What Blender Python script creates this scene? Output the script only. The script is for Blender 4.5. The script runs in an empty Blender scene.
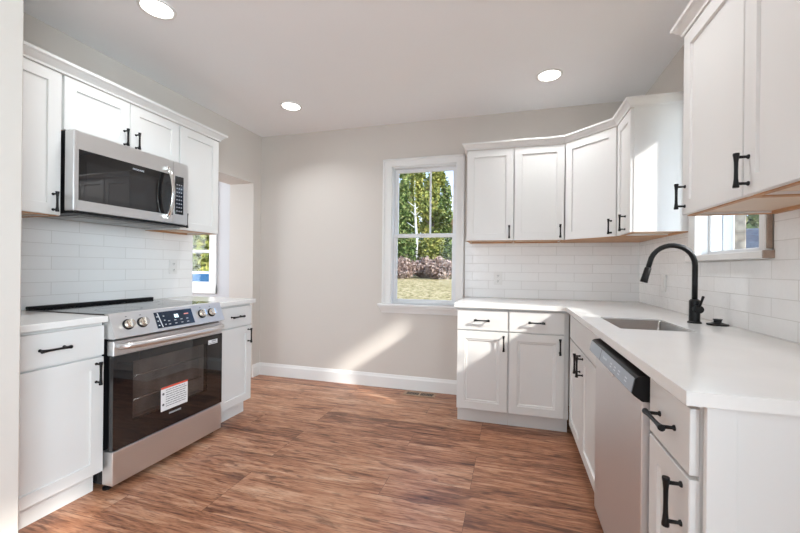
import bpy, bmesh, math, random
from mathutils import Vector, Matrix, noise
C = bpy.context
S = C.scene
COL = S.collection
random.seed(7)

# ------------------------------------------------------------------ camera
W, H = 3.66, 2.584                       # kitchen width, ceiling height
YAW, ROLL = -0.2698, 0.0104
cam_d = bpy.data.cameras.new('camera')
cam_d.sensor_width = 36.0
cam_d.lens = 364.68 * 36 / 800
cam_d.shift_x = (400 - 410.65) / 800
cam_d.shift_y = (267.86 - 266.5) / 800
cam_d.clip_start = 0.02
cam = bpy.data.objects.new('camera', cam_d)
COL.objects.link(cam)
Rv = Vector((math.cos(YAW), -math.sin(YAW), 0))
Uv = Vector((0, 0, 1))
Fv = Vector((math.sin(YAW), math.cos(YAW), 0))
c_, s_ = math.cos(ROLL), math.sin(ROLL)
X_, Y_, Z_ = Rv * c_ + Uv * s_, Uv * c_ - Rv * s_, -Fv
M = Matrix((X_, Y_, Z_)).transposed().to_4x4()
M.translation = Vector((2.641, -3.398, 1.176))
cam.matrix_world = M
S.camera = cam

# ------------------------------------------------------------------ view
S.view_settings.view_transform = 'Standard'
S.view_settings.look = 'None'
S.view_settings.exposure = 0.27
S.view_settings.gamma = 1.0
S.view_settings.use_curve_mapping = False
S.cycles.use_denoising = True
S.cycles.max_bounces = 10
S.cycles.diffuse_bounces = 6
S.cycles.glossy_bounces = 5
S.cycles.transparent_max_bounces = 12
S.cycles.sample_clamp_indirect = 6.0

# ------------------------------------------------------------------ sky
w = bpy.data.worlds.new('sky')
S.world = w
w.use_nodes = True
nt = w.node_tree
nt.nodes.clear()
wo = nt.nodes.new('ShaderNodeOutputWorld')
bg = nt.nodes.new('ShaderNodeBackground')
tc = nt.nodes.new('ShaderNodeTexCoord')
sep = nt.nodes.new('ShaderNodeSeparateXYZ')
nt.links.new(tc.outputs['Generated'], sep.inputs[0])
gr = nt.nodes.new('ShaderNodeValToRGB')
gr.color_ramp.elements[0].position = 0.0
gr.color_ramp.elements[0].color = (0.74, 0.84, 0.95, 1)
gr.color_ramp.elements[1].position = 0.45
gr.color_ramp.elements[1].color = (0.22, 0.42, 0.82, 1)
nt.links.new(sep.outputs['Z'], gr.inputs[0])
nz = nt.nodes.new('ShaderNodeTexNoise')
nz.inputs['Scale'].default_value = 4.5
nz.inputs['Detail'].default_value = 6
nt.links.new(tc.outputs['Generated'], nz.inputs['Vector'])
cr = nt.nodes.new('ShaderNodeValToRGB')
cr.color_ramp.elements[0].position = 0.5
cr.color_ramp.elements[0].color = (0, 0, 0, 1)
cr.color_ramp.elements[1].position = 0.66
cr.color_ramp.elements[1].color = (1, 1, 1, 1)
nt.links.new(nz.outputs['Fac'], cr.inputs[0])
mx = nt.nodes.new('ShaderNodeMixRGB')
mx.inputs[2].default_value = (0.95, 0.96, 0.98, 1)
nt.links.new(cr.outputs[0], mx.inputs[0])
nt.links.new(gr.outputs[0], mx.inputs[1])
nt.links.new(mx.outputs[0], bg.inputs['Color'])
bg.inputs['Strength'].default_value = 1.85
nt.links.new(bg.outputs[0], wo.inputs[0])

# ------------------------------------------------------------------ sun + fill lamps added at unseen windows
sd = bpy.data.lights.new('sun', 'SUN')
sd.energy = 5.4
sd.angle = math.radians(3.0)
sd.color = (1.0, 0.96, 0.90)
so = bpy.data.objects.new('sun', sd)
COL.objects.link(so)
so.rotation_euler = Vector((-1.85, 1.0, -1.28)).to_track_quat('-Z', 'Y').to_euler()
so.location = (9, -6, 8)


def area(name, loc, target, sx, sy, power, color=(1, 1, 1)):
    d = bpy.data.lights.new(name, 'AREA')
    d.shape = 'RECTANGLE'
    d.size, d.size_y = sx, sy
    d.energy = power
    d.color = color
    o = bpy.data.objects.new(name, d)
    COL.objects.link(o)
    o.location = loc
    o.rotation_euler = (Vector(target) - Vector(loc)).to_track_quat('-Z', 'Y').to_euler()
    return o


YF = -8.4                                # wall behind the camera
area('fill_lamp_right', (W + 0.9, -4.9, 1.55), (0, -2.7, 1.6), 2.2, 1.7, 238, (0.77, 0.91, 1.0))  # fill lamp added outside the right-wall opening, brightens the left run
area('fill_lamp_front', (1.0, YF + 0.06, 1.45), (1.0, -2.5, 3.0), 1.3, 1.6, 31, (0.77, 0.91, 1.0))  # fill lamp added at the front wall, tilted up for even light
area('fill_lamp_side_room', (-2.85, -1.3, 1.5), (0, -1.0, 1.2), 1.2, 1.4, 66, (0.88, 0.95, 1.0))  # fill lamp added out of view to brighten the side room


# ------------------------------------------------------------------ materials
def mat(name, color, rough=0.5, metal=0.0, spec=0.5, coat=0.0, emit=None, estr=1.0):
    m = bpy.data.materials.new(name)
    m.use_nodes = True
    b = m.node_tree.nodes['Principled BSDF']
    b.inputs['Base Color'].default_value = (*color, 1)
    b.inputs['Roughness'].default_value = rough
    b.inputs['Metallic'].default_value = metal
    b.inputs['Specular IOR Level'].default_value = spec
    b.inputs['Coat Weight'].default_value = coat
    if emit:
        b.inputs['Emission Color'].default_value = (*emit, 1)
        b.inputs['Emission Strength'].default_value = estr
    return m


def nodes(m):
    t = m.node_tree
    return t, t.nodes['Principled BSDF'], (lambda k: t.nodes.new('ShaderNode' + k)), t.links.new


def ramp(n, stops):
    e = n.color_ramp.elements
    while len(e) < len(stops):
        e.new(0.5)
    for i, (p, c) in enumerate(stops):
        e[i].position = p
        e[i].color = (*c, 1)


def mottled(m, scale, amount, bump=0.0, bscale=None):
    """slight procedural tone variation and surface relief"""
    t, b, N, L = nodes(m)
    base = tuple(b.inputs['Base Color'].default_value[:3])
    co = N('TexCoord')
    n = N('TexNoise')
    n.inputs['Scale'].default_value = scale
    n.inputs['Detail'].default_value = 4
    L(co.outputs['Object'], n.inputs['Vector'])
    r = N('ValToRGB')
    ramp(r, [(0.3, tuple(x * (1 - amount) for x in base)), (0.7, tuple(min(1, x * (1 + amount)) for x in base))])
    L(n.outputs['Fac'], r.inputs[0])
    L(r.outputs[0], b.inputs['Base Color'])
    if bump:
        n2 = N('TexNoise')
        n2.inputs['Scale'].default_value = bscale or scale * 8
        L(co.outputs['Object'], n2.inputs['Vector'])
        bp = N('Bump')
        bp.inputs['Strength'].default_value = bump
        bp.inputs['Distance'].default_value = 0.002
        L(n2.outputs['Fac'], bp.inputs['Height'])
        L(bp.outputs[0], b.inputs['Normal'])
    return m


def brushed(name, color, rough, axis):
    m = mat(name, color, rough, 1.0)
    t, b, N, L = nodes(m)
    co = N('TexCoord')
    mp = N('Mapping')
    sc = [400, 400, 400]
    sc[axis] = 3
    mp.inputs['Scale'].default_value = sc
    L(co.outputs['Object'], mp.inputs['Vector'])
    n = N('TexNoise')
    n.inputs['Scale'].default_value = 1
    L(mp.outputs[0], n.inputs['Vector'])
    r = N('MapRange')
    r.inputs['To Min'].default_value = rough - 0.03
    r.inputs['To Max'].default_value = rough + 0.05
    L(n.outputs['Fac'], r.inputs['Value'])
    L(r.outputs[0], b.inputs['Roughness'])
    return m


def tile_mat(name, ax):
    m = mat(name, (0.78, 0.77, 0.755), 0.13)
    t, b, N, L = nodes(m)
    co = N('TexCoord')
    sp = N('SeparateXYZ')
    cb = N('CombineXYZ')
    L(co.outputs['Object'], sp.inputs[0])
    L(sp.outputs[ax], cb.inputs[0])
    L(sp.outputs['Z'], cb.inputs[1])
    mp = N('Mapping')
    mp.inputs['Location'].default_value = (0.152, -0.9165, 0)
    L(cb.outputs[0], mp.inputs['Vector'])
    br = N('TexBrick')
    br.inputs['Scale'].default_value = 1
    br.inputs['Brick Width'].default_value = 0.288
    br.inputs['Row Height'].default_value = 0.0765
    br.inputs['Mortar Size'].default_value = 0.0016
    br.inputs['Mortar Smooth'].default_value = 0.3
    br.inputs['Color1'].default_value = (0.90, 0.895, 0.885, 1)
    br.inputs['Color2'].default_value = (0.87, 0.86, 0.85, 1)
    br.inputs['Mortar'].default_value = (0.72, 0.705, 0.68, 1)
    L(mp.outputs[0], br.inputs['Vector'])
    L(br.outputs['Color'], b.inputs['Base Color'])
    n = N('TexNoise')
    n.inputs['Scale'].default_value = 17
    n.inputs['Detail'].default_value = 3
    L(co.outputs['Object'], n.inputs['Vector'])
    bw = N('RGBToBW')
    L(br.outputs['Color'], bw.inputs[0])
    # each tile leans a little its own way
    ad = N('Math')
    ad.operation = 'MULTIPLY_ADD'
    ad.inputs[1].default_value = -1.0
    L(br.outputs['Fac'], ad.inputs[0])
    L(n.outputs['Fac'], ad.inputs[2])
    bp = N('Bump')
    bp.inputs['Strength'].default_value = 0.5
    bp.inputs['Distance'].default_value = 0.006
    L(ad.outputs[0], bp.inputs['Height'])
    L(bp.outputs[0], b.inputs['Normal'])
    return m


def floor_mat():
    m = mat('wood_plank_floor', (0.3, 0.15, 0.09), 0.32)
    t, b, N, L = nodes(m)
    co = N('TexCoord')
    br = N('TexBrick')
    br.offset = 0.37
    br.offset_frequency = 3
    br.inputs['Scale'].default_value = 1
    br.inputs['Brick Width'].default_value = 1.22
    br.inputs['Row Height'].default_value = 0.18
    br.inputs['Mortar Size'].default_value = 0.0012
    br.inputs['Color1'].default_value = (0, 0, 0, 1)
    br.inputs['Color2'].default_value = (1, 1, 1, 1)
    br.inputs['Mortar'].default_value = (0.5, 0.5, 0.5, 1)
    L(co.outputs['Object'], br.inputs['Vector'])
    # every plank samples its own piece of grain
    of = N('VectorMath')
    of.operation = 'MULTIPLY'
    of.inputs[1].default_value = (7.3, 3.1, 11.0)
    L(br.outputs['Color'], of.inputs[0])
    ad = N('VectorMath')
    ad.operation = 'ADD'
    L(co.outputs['Object'], ad.inputs[0])
    L(of.outputs[0], ad.inputs[1])
    m1 = N('Mapping')
    m1.inputs['Scale'].default_value = (0.9, 7.5, 1)
    L(ad.outputs[0], m1.inputs['Vector'])
    g1 = N('TexNoise')
    g1.inputs['Scale'].default_value = 1.6
    g1.inputs['Detail'].default_value = 9
    g1.inputs['Roughness'].default_value = 0.68
    g1.inputs['Distortion'].default_value = 1.1
    L(m1.outputs[0], g1.inputs['Vector'])
    m2 = N('Mapping')
    m2.inputs['Scale'].default_value = (4, 60, 1)
    L(ad.outputs[0], m2.inputs['Vector'])
    g2 = N('TexNoise')
    g2.inputs['Scale'].default_value = 1.0
    g2.inputs['Detail'].default_value = 6
    g2.inputs['Roughness'].default_value = 0.7
    L(m2.outputs[0], g2.inputs['Vector'])
    m3 = N('Mapping')
    m3.inputs['Scale'].default_value = (1.7, 7.5, 1)
    L(ad.outputs[0], m3.inputs['Vector'])
    g3 = N('TexNoise')
    g3.inputs['Scale'].default_value = 1.5
    g3.inputs['Detail'].default_value = 5
    g3.inputs['Distortion'].default_value = 2.2
    L(m3.outputs[0], g3.inputs['Vector'])
    a1 = N('MixRGB')
    a1.inputs[0].default_value = 0.4
    L(g1.outputs['Fac'], a1.inputs[1])
    L(g2.outputs['Fac'], a1.inputs[2])
    bw = N('RGBToBW')
    L(br.outputs['Color'], bw.inputs[0])
    mr = N('MapRange')
    mr.inputs['To Min'].default_value = -0.045
    mr.inputs['To Max'].default_value = 0.045
    L(bw.outputs[0], mr.inputs['Value'])
    sm = N('Math')
    sm.operation = 'ADD'
    L(a1.outputs[0], sm.inputs[0])
    L(mr.outputs[0], sm.inputs[1])
    r1 = N('ValToRGB')
    ramp(r1, [(0.34, (0.065, 0.027, 0.017)), (0.42, (0.230, 0.091, 0.047)), (0.50, (0.405, 0.182, 0.098)),
              (0.58, (0.535, 0.29, 0.175)), (0.68, (0.63, 0.42, 0.29))])
    L(sm.outputs[0], r1.inputs[0])
    # darker weathered streaks and knots
    r3 = N('ValToRGB')
    ramp(r3, [(0.33, (0.30, 0.25, 0.25)), (0.44, (1, 1, 1))])
    L(g3.outputs['Fac'], r3.inputs[0])
    mu = N('MixRGB')
    mu.blend_type = 'MULTIPLY'
    mu.inputs[0].default_value = 0.7
    L(r1.outputs[0], mu.inputs[1])
    L(r3.outputs[0], mu.inputs[2])
    # fine dark pores along the grain
    m4 = N('Mapping')
    m4.inputs['Scale'].default_value = (14, 130, 1)
    L(ad.outputs[0], m4.inputs['Vector'])
    g4 = N('TexNoise')
    g4.inputs['Scale'].default_value = 1.0
    g4.inputs['Detail'].default_value = 4
    L(m4.outputs[0], g4.inputs['Vector'])
    r4 = N('ValToRGB')
    ramp(r4, [(0.34, (0.45, 0.40, 0.38)), (0.48, (1, 1, 1)), (0.62, (1, 1, 1)), (0.74, (1.0, 1.0, 1.0))])
    L(g4.outputs['Fac'], r4.inputs[0])
    mv = N('MixRGB')
    mv.blend_type = 'MULTIPLY'
    mv.inputs[0].default_value = 0.8
    L(mu.outputs[0], mv.inputs[1])
    L(r4.outputs[0], mv.inputs[2])
    mu = mv
    # seams
    se = N('MixRGB')
    se.inputs[2].default_value = (0.06, 0.03, 0.02, 1)
    sf = N('Math')
    sf.operation = 'MULTIPLY'
    sf.inputs[1].default_value = 0.75
    L(br.outputs['Fac'], sf.inputs[0])
    L(sf.outputs[0], se.inputs[0])
    L(mu.outputs[0], se.inputs[1])
    L(se.outputs[0], b.inputs['Base Color'])
    rr = N('MapRange')
    rr.inputs['From Min'].default_value = 0.3
    rr.inputs['From Max'].default_value = 0.7
    rr.inputs['To Min'].default_value = 0.46
    rr.inputs['To Max'].default_value = 0.28
    L(g2.outputs['Fac'], rr.inputs['Value'])
    L(rr.outputs[0], b.inputs['Roughness'])
    bp = N('Bump')
    bp.inputs['Strength'].default_value = 0.25
    bp.inputs['Distance'].default_value = 0.002
    L(a1.outputs[0], bp.inputs['Height'])
    L(bp.outputs[0], b.inputs['Normal'])
    return m


def glass_mat(name, tint, opacity, rough=0.0, spec_min=0.006):
    """thin pane: clear with mirror-like fresnel reflection"""
    m = bpy.data.materials.new(name)
    m.use_nodes = True
    t = m.node_tree
    t.nodes.clear()
    o = t.nodes.new('ShaderNodeOutputMaterial')
    tr = t.nodes.new('ShaderNodeBsdfTransparent')
    tr.inputs[0].default_value = (*tint, 1)
    gl = t.nodes.new('ShaderNodeBsdfGlossy')
    gl.inputs['Roughness'].default_value = rough
    lw = t.nodes.new('ShaderNodeLayerWeight')
    lw.inputs['Blend'].default_value = 0.5
    pw = t.nodes.new('ShaderNodeMath')
    pw.operation = 'POWER'
    pw.inputs[1].default_value = 4.0
    t.links.new(lw.outputs['Facing'], pw.inputs[0])
    fr = t.nodes.new('ShaderNodeMath')
    fr.operation = 'MULTIPLY_ADD'
    fr.inputs[1].default_value = 0.8
    fr.inputs[2].default_value = spec_min
    t.links.new(pw.outputs[0], fr.inputs[0])
    mxs = t.nodes.new('ShaderNodeMixShader')
    t.links.new(fr.outputs[0], mxs.inputs[0])
    t.links.new(tr.outputs[0], mxs.inputs[1])
    t.links.new(gl.outputs[0], mxs.inputs[2])
    t.links.new(mxs.outputs[0], o.inputs[0])
    return m


WALL = mottled(mat('taupe_wall_paint', (0.64, 0.595, 0.55), 0.75, spec=0.25), 1.5, 0.012, 0.08, 220)
WALL2 = mottled(mat('pale_grey_wall_paint', (0.60, 0.60, 0.62), 0.75, spec=0.25), 1.5, 0.012, 0.08, 220)
CEIL = mottled(mat('ceiling_paint', (0.93, 0.94, 0.955), 0.85, spec=0.2), 1.2, 0.01, 0.08, 200)
TRIM = mottled(mat('white_trim_paint', (0.82, 0.815, 0.80), 0.35), 3, 0.01)
CAB = mottled(mat('white_cabinet_paint', (0.765, 0.76, 0.745), 0.38), 2, 0.012)
COUNTER = mottled(mat('white_quartz', (0.83, 0.82, 0.80), 0.16), 9, 0.02)
PLY = mottled(mat('bare_plywood', (0.50, 0.27, 0.135), 0.55), 6, 0.18)
PLYW = mottled(mat('pale_cabinet_underside', (0.66, 0.52, 0.40), 0.5), 4, 0.06)
BLACK = mottled(mat('black_hardware', (0.006, 0.006, 0.0065), 0.36, 0.0, spec=0.3), 20, 0.1)
BLACKP = mottled(mat('black_plastic', (0.008, 0.008, 0.009), 0.42, spec=0.3), 20, 0.1)
BGLASS = mottled(mat('black_glass', (0.005, 0.005, 0.006), 0.03, spec=0.9), 5, 0.05)
COOK = mottled(mat('cooktop_glass', (0.02, 0.02, 0.022), 0.08, spec=0.7), 5, 0.05)
STEEL = brushed('brushed_stainless', (0.74, 0.735, 0.73), 0.42, 0)
STEELV = brushed('brushed_stainless_vertical', (0.74, 0.73, 0.73), 0.48, 2)
SHINY = mottled(mat('polished_stainless', (0.78, 0.77, 0.75), 0.16, 1.0), 10, 0.03)
SATIN = mottled(mat('satin_stainless', (0.80, 0.79, 0.78), 0.34, 1.0), 10, 0.03)
KNOBM = mottled(mat('satin_knob_metal', (0.72, 0.64, 0.55), 0.25, 1.0), 10, 0.05)
DARKIN = mottled(mat('oven_enamel', (0.24, 0.215, 0.20), 0.4), 12, 0.3)
DISP = mottled(mat('display_glass', (0.012, 0.022, 0.042), 0.08, spec=0.6), 6, 0.2)
DWFACE = mottled(mat('control_face_grey', (0.30, 0.34, 0.40), 0.3, 0.6), 6, 0.05)
ICON = mottled(mat('pale_print', (0.62, 0.66, 0.70), 0.5), 30, 0.05)
LCD = mat('lit_digits', (0.7, 0.9, 1.0), 0.5, emit=(0.75, 0.92, 1.0), estr=1.0)
LCDR = mat('lit_red_digits', (0.6, 0.2, 0.15), 0.5, emit=(0.9, 0.35, 0.3), estr=0.4)
PAPER = mottled(mat('sticker_paper', (0.82, 0.82, 0.82), 0.5), 8, 0.02)
REDP = mottled(mat('red_print', (0.75, 0.09, 0.045), 0.5), 8, 0.05)
PRINT = mottled(mat('grey_print', (0.10, 0.10, 0.11), 0.6), 8, 0.05)
PLATE = mottled(mat('white_outlet_plastic', (0.80, 0.79, 0.77), 0.3), 8, 0.01)
SLOT = mottled(mat('dark_slot', (0.03, 0.03, 0.03), 0.6), 8, 0.05)
LENS = mat('lamp_lens', (1, 1, 1), 0.5, emit=(1.0, 0.96, 0.90), estr=6.0)
PANE = glass_mat('window_pane', (0.97, 0.98, 0.98), 0)
TINT = glass_mat('tinted_oven_pane', (0.75, 0.73, 0.72), 0, spec_min=0.06)
FLOOR = floor_mat()
TILE_X = tile_mat('white_glossy_tile_back', 'X')
TILE_Y = tile_mat('white_glossy_tile_side', 'Y')
VENTM = mottled(mat('brown_register_metal', (0.36, 0.24, 0.16), 0.45), 20, 0.1)
VINYL = mottled(mat('white_window_vinyl', (0.80, 0.81, 0.82), 0.35), 5, 0.01)


# ------------------------------------------------------------------ mesh builder
class MB:
    def __init__(self):
        self.bm = bmesh.new()
        self.M = None

    def _v(self, p):
        return self.bm.verts.new(self.M @ Vector(p) if self.M else Vector(p))

    def box(self, x0, x1, y0, y1, z0, z1, bev=0.0, seg=1):
        x0, x1 = min(x0, x1), max(x0, x1)
        y0, y1 = min(y0, y1), max(y0, y1)
        z0, z1 = min(z0, z1), max(z0, z1)
        v = [self._v((x, y, z)) for z in (z0, z1) for y in (y0, y1) for x in (x0, x1)]
        fs = [self.bm.faces.new([v[i] for i in q]) for q in
              ((0, 2, 3, 1), (4, 5, 7, 6), (0, 1, 5, 4), (2, 6, 7, 3), (0, 4, 6, 2), (1, 3, 7, 5))]
        if bev:
            es = list({e for f in fs for e in f.edges})
            bmesh.ops.bevel(self.bm, geom=es, offset=bev, segments=seg, affect='EDGES', profile=0.5)
        return self

    def loops(self, rings, cap0=True, cap1=True, smooth=False, closed=True):
        vs = [[self._v(p) for p in r] for r in rings]
        n = len(vs[0])
        for a, b in zip(vs, vs[1:]):
            for i in range(n if closed else n - 1):
                j = (i + 1) % n
                f = self.bm.faces.new((a[i], a[j], b[j], b[i]))
                f.smooth = smooth
        if cap0:
            self.bm.faces.new(vs[0][::-1])
        if cap1:
            self.bm.faces.new(vs[-1])
        return self

    def prism(self, poly, axis, a, b):
        """poly of 2D points extruded along axis from a to b"""
        def p3(q, t):
            return {'x': (t, q[0], q[1]), 'y': (q[0], t, q[1]), 'z': (q[0], q[1], t)}[axis]
        return self.loops([[p3(q, a) for q in poly], [p3(q, b) for q in poly]])

    def tube(self, pts, r, n=12, cap=True):
        pts = [Vector(p) for p in pts]
        rs = r if isinstance(r, (list, tuple)) else [r] * len(pts)
        rings = []
        ref = None
        for i, p in enumerate(pts):
            d = (pts[min(i + 1, len(pts) - 1)] - pts[max(i - 1, 0)]).normalized()
            if ref is None:
                ref = Vector((0, 0, 1)) if abs(d.z) < 0.9 else Vector((1, 0, 0))
            u = d.cross(ref)
            if u.length < 1e-4:
                u = d.cross(Vector((0, 1, 0)))
            u.normalize()
            v = d.cross(u).normalized()
            ref = u.cross(d)
            rings.append([p + (u * math.cos(2 * math.pi * k / n) + v * math.sin(2 * math.pi * k / n)) * rs[i]
                          for k in range(n)])
        return self.loops(rings, cap, cap, True)

    def lathe(self, c, axis, prof, n=24):
        """prof = [(radius, height)] about axis through c"""
        a = Vector(axis).normalized()
        u = a.cross(Vector((0, 0, 1)) if abs(a.z) < 0.9 else Vector((1, 0, 0))).normalized()
        v = a.cross(u)
        rings = [[Vector(c) + a * h + (u * math.cos(2 * math.pi * k / n) + v * math.sin(2 * math.pi * k / n)) * r
                  for k in range(n)] for r, h in prof]
        return self.loops(rings, True, True, False)

    def panel(self, x0, x1, z0, z1, yf, th=0.02, stile=0.057, depth=0.009, slope=0.006, bead=False):
        """framed door: flat frame, sloped step, sunken field; front faces -Y at yf"""
        def R(i, y):
            return [(x0 + i, y, z0 + i), (x1 - i, y, z0 + i), (x1 - i, y, z1 - i), (x0 + i, y, z1 - i)]
        seq = [R(0, yf + th), R(0, yf + 0.002), R(0.002, yf), R(stile, yf)]
        if bead:
            seq += [R(stile + 0.004, yf + 0.005), R(stile + 0.012, yf + 0.005), R(stile + 0.018, yf + depth + 0.002)]
        else:
            seq += [R(stile + slope * 0.4, yf + depth)]
        return self.loops(seq)

    def build(self, name, material, parent=None):
        bmesh.ops.recalc_face_normals(self.bm, faces=self.bm.faces[:])
        me = bpy.data.meshes.new(name)
        self.bm.to_mesh(me)
        self.bm.free()
        me.materials.append(material)
        o = bpy.data.objects.new(name, me)
        COL.objects.link(o)
        if parent is not None:
            o.parent = parent
        return o


def tag(o, label=None, cat=None, group=None, kind=None):
    if label:
        o['label'] = label
    if cat:
        o['category'] = cat
    if group:
        o['group'] = group
    if kind:
        o['kind'] = kind
    return o


def thing(name, label, cat, loc=(0, 0, 0), rz=0.0, group=None):
    o = bpy.data.objects.new(name, None)
    o.empty_display_size = 0.1
    COL.objects.link(o)
    o.location = loc
    o.rotation_euler = (0, 0, rz)
    return tag(o, label, cat, group)


def text(name, body, size, loc, m, parent, tilt=90, thick=0.0004):
    cu = bpy.data.curves.new('t', 'FONT')
    cu.body = body
    cu.size = size
    cu.align_x = 'CENTER'
    cu.align_y = 'CENTER'
    cu.extrude = thick
    o = bpy.data.objects.new('t', cu)
    COL.objects.link(o)
    C.view_layer.update()
    me = bpy.data.meshes.new_from_object(o.evaluated_get(C.evaluated_depsgraph_get()))
    bpy.data.objects.remove(o)
    me.transform(Matrix.Translation(loc) @ Matrix.Rotation(math.radians(tilt), 4, 'X'))
    me.materials.clear()
    me.materials.append(m)
    r = bpy.data.objects.new(name, me)
    COL.objects.link(r)
    r.parent = parent
    return r


def struct(name, mb, m, parent=None):
    o = mb.build(name, m, parent)
    if parent is None:
        o['kind'] = 'structure'
    return o


def holed(mb, axis, c0, c1, u0, u1, z0, z1, holes):
    """slab wall with rectangular holes (ua,ub,za,zb); axis 'x' = plane of constant x"""
    us = sorted({u0, u1, *[h[0] for h in holes], *[h[1] for h in holes]})
    zs = sorted({z0, z1, *[h[2] for h in holes], *[h[3] for h in holes]})
    us = [u for u in us if u0 <= u <= u1]
    zs = [z for z in zs if z0 <= z <= z1]
    for a, b in zip(us, us[1:]):
        for c, d in zip(zs, zs[1:]):
            if any(h[0] <= a and b <= h[1] and h[2] <= c and d <= h[3] for h in holes):
                continue
            if axis == 'x':
                mb.box(c0, c1, a, b, c, d)
            else:
                mb.box(a, b, c0, c1, c, d)
    return mb


# ------------------------------------------------------------------ room shell
struct('floor', MB().box(-3.2, W + 0.10, YF - 0.15, 0.15, -0.12, 0), FLOOR)
struct('ceiling', MB().box(-3.2, W + 0.10, YF - 0.15, 0.15, H, H + 0.12), CEIL)
WIN1 = (1.50, 2.145, 0.825, 2.165)
WIN2 = (-1.40, -0.665, 0.95, 2.05)
WIN3 = (-1.565, -0.985, 1.262, 2.15)
FILL_WIN = (-5.5, -3.7, 0.75, 2.25)  # opening added behind the camera for the right fill lamp
b = holed(MB(), 'y', 0, 0.16, -0.30, W + 0.15, 0, H, [WIN1])
struct('wall_back', b, WALL)
struct('wall_side_room_back', holed(MB(), 'y', 0, 0.16, -3.05, -0.30, 0, H, [WIN2]), WALL2)
struct('wall_right', holed(MB(), 'x', W, W + 0.10, YF, 0, 0, H, [WIN3, FILL_WIN]), WALL)
struct('wall_left', holed(MB(), 'x', -0.30, 0, YF, 0, 0, H, [(-0.885, -0.12, 0, 2.055)]), WALL)
struct('wall_front', holed(MB(), 'y', YF - 0.15, YF, -0.3, W + 0.15, 0, H,
                           [(0.3, 1.7, 0.6, 2.3), (2.05, 3.45, 0.6, 2.3)]), WALL)  # both openings added to let in fill light
struct('wall_stub', MB().box(0, 0.853, -2.575, -2.459, 0, H, 0.004), WALL)
struct('wall_side_room_left', holed(MB(), 'x', -3.05, -2.95, -3.0, 0, 0, H, [(-1.9, -0.7, 0.8, 2.2)]), WALL2)  # unseen opening added to go with the side room fill lamp
struct('wall_side_room_front', MB().box(-3.05, -0.30, -3.1, -3.0, 0, H), WALL2)

# tiled splashbacks
struct('trim_1', MB().box(0, 0.008, -2.459, -0.885, 0.88, 1.445), TILE_Y)
struct('trim_2', MB().box(2.225, W, -0.008, 0, 0.914, 1.42), TILE_X)
struct('trim_3', holed(MB(), 'x', W - 0.008, W, -3.4, -0.008, 0.914, 1.42, [(-1.605, -0.92, 1.225, 1.42)]), TILE_Y)


def baseboard(name, poly_axis, a, b, sign):
    """stepped profile 0.13 m high"""
    prof = [(0, 0), (0.015, 0), (0.015, 0.10), (0.010, 0.112), (0.006, 0.13), (0, 0.13)]
    mb = MB()
    if poly_axis == 'x':
        mb.prism([(-p, z) for p, z in prof], 'x', a, b)
    else:
        mb.prism([(p * sign, z) for p, z in prof], 'y', a, b)
    struct(name, mb, TRIM)


baseboard('baseboard_back', 'x', 0, 2.245, 1)
baseboard('baseboard_left', 'y', -0.12, -0.015, 1)


# ------------------------------------------------------------------ windows (part of the room)
def sash(parent, axis, c, u0, u1, z0, z1, fw, th, name):
    """vinyl frame with one pane; axis = normal direction"""
    mb = MB()
    for a, b_, cz, dz in ((u0, u1, z0, z0 + fw), (u0, u1, z1 - fw, z1), (u0, u0 + fw, z0 + fw, z1 - fw),
                          (u1 - fw, u1, z0 + fw, z1 - fw)):
        if axis == 'y':
            mb.box(a, b_, c, c + th, cz, dz, 0.003)
        else:
            mb.box(c, c + th, a, b_, cz, dz, 0.003)
    o = mb.build(name, VINYL, parent)
    g = MB()
    if axis == 'y':
        g.box(u0 + fw, u1 - fw, c + th * 0.45, c + th * 0.55, z0 + fw, z1 - fw)
    else:
        g.box(c + th * 0.45, c + th * 0.55, u0 + fw, u1 - fw, z0 + fw, z1 - fw)
    g.build('glass', PANE, o)
    return o


def casing_box(mb, *a):
    mb.box(*a, 0.003)


# window over the lawn
w1 = thing('window_1', None, None)
w1['kind'] = 'structure'
m = MB()
for x0, x1, ox in ((1.4145, 1.505, 1.4145), (2.14, 2.215, 2.195)):
    m.box(x0, x1, -0.018, 0, 0.825, 2.165, 0.003)
    m.box(ox, ox + 0.020, -0.028, 0, 0.825, 2.235, 0.004)
m.box(1.4145, 2.215, -0.018, 0, 2.16, 2.235, 0.003)
m.box(1.4145, 2.215, -0.028, 0, 2.213, 2.235, 0.004)
m.build('casing', TRIM, w1)
m = MB()
m.box(1.378, 2.222, -0.05, 0.03, 0.803, 0.825, 0.004)
ap = [(0, 0.735), (-0.012, 0.735), (-0.016, 0.75), (-0.026, 0.772), (-0.038, 0.79), (-0.04, 0.803), (0, 0.803)]
pr = [0.012, 0.012, 0.016, 0.026, 0.038, 0.04, 0.04]        # the ends flare with the face
m.loops([[(1.425 - p, y, z) for (y, z), p in zip(ap, pr)], [(2.175 + p, y, z) for (y, z), p in zip(ap, pr)]])
m.build('sill', TRIM, w1)
m = MB()                                                       # jamb liner
m.box(1.50, 1.515, 0.0, 0.13, 0.825, 2.165)
m.box(2.13, 2.145, 0.0, 0.13, 0.825, 2.165)
m.box(1.50, 2.145, 0.0, 0.13, 2.15, 2.165)
m.box(1.50, 2.145, 0.03, 0.15, 0.815, 0.835)
m.build('jamb', VINYL, w1)
lo = sash(w1, 'y', 0.035, 1.515, 2.13, 0.835, 1.505, 0.034, 0.028, 'lower_sash')
up = sash(w1, 'y', 0.068, 1.515, 2.13, 1.478, 2.15, 0.034, 0.028, 'upper_sash')
MB().box(1.865, 1.881, 0.072, 0.09, 1.51, 2.118, 0.002).build('muntin', VINYL, up)
MB().box(1.78, 1.84, 0.02, 0.036, 1.49, 1.503, 0.003).build('sash_lock', VINYL, lo)

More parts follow.
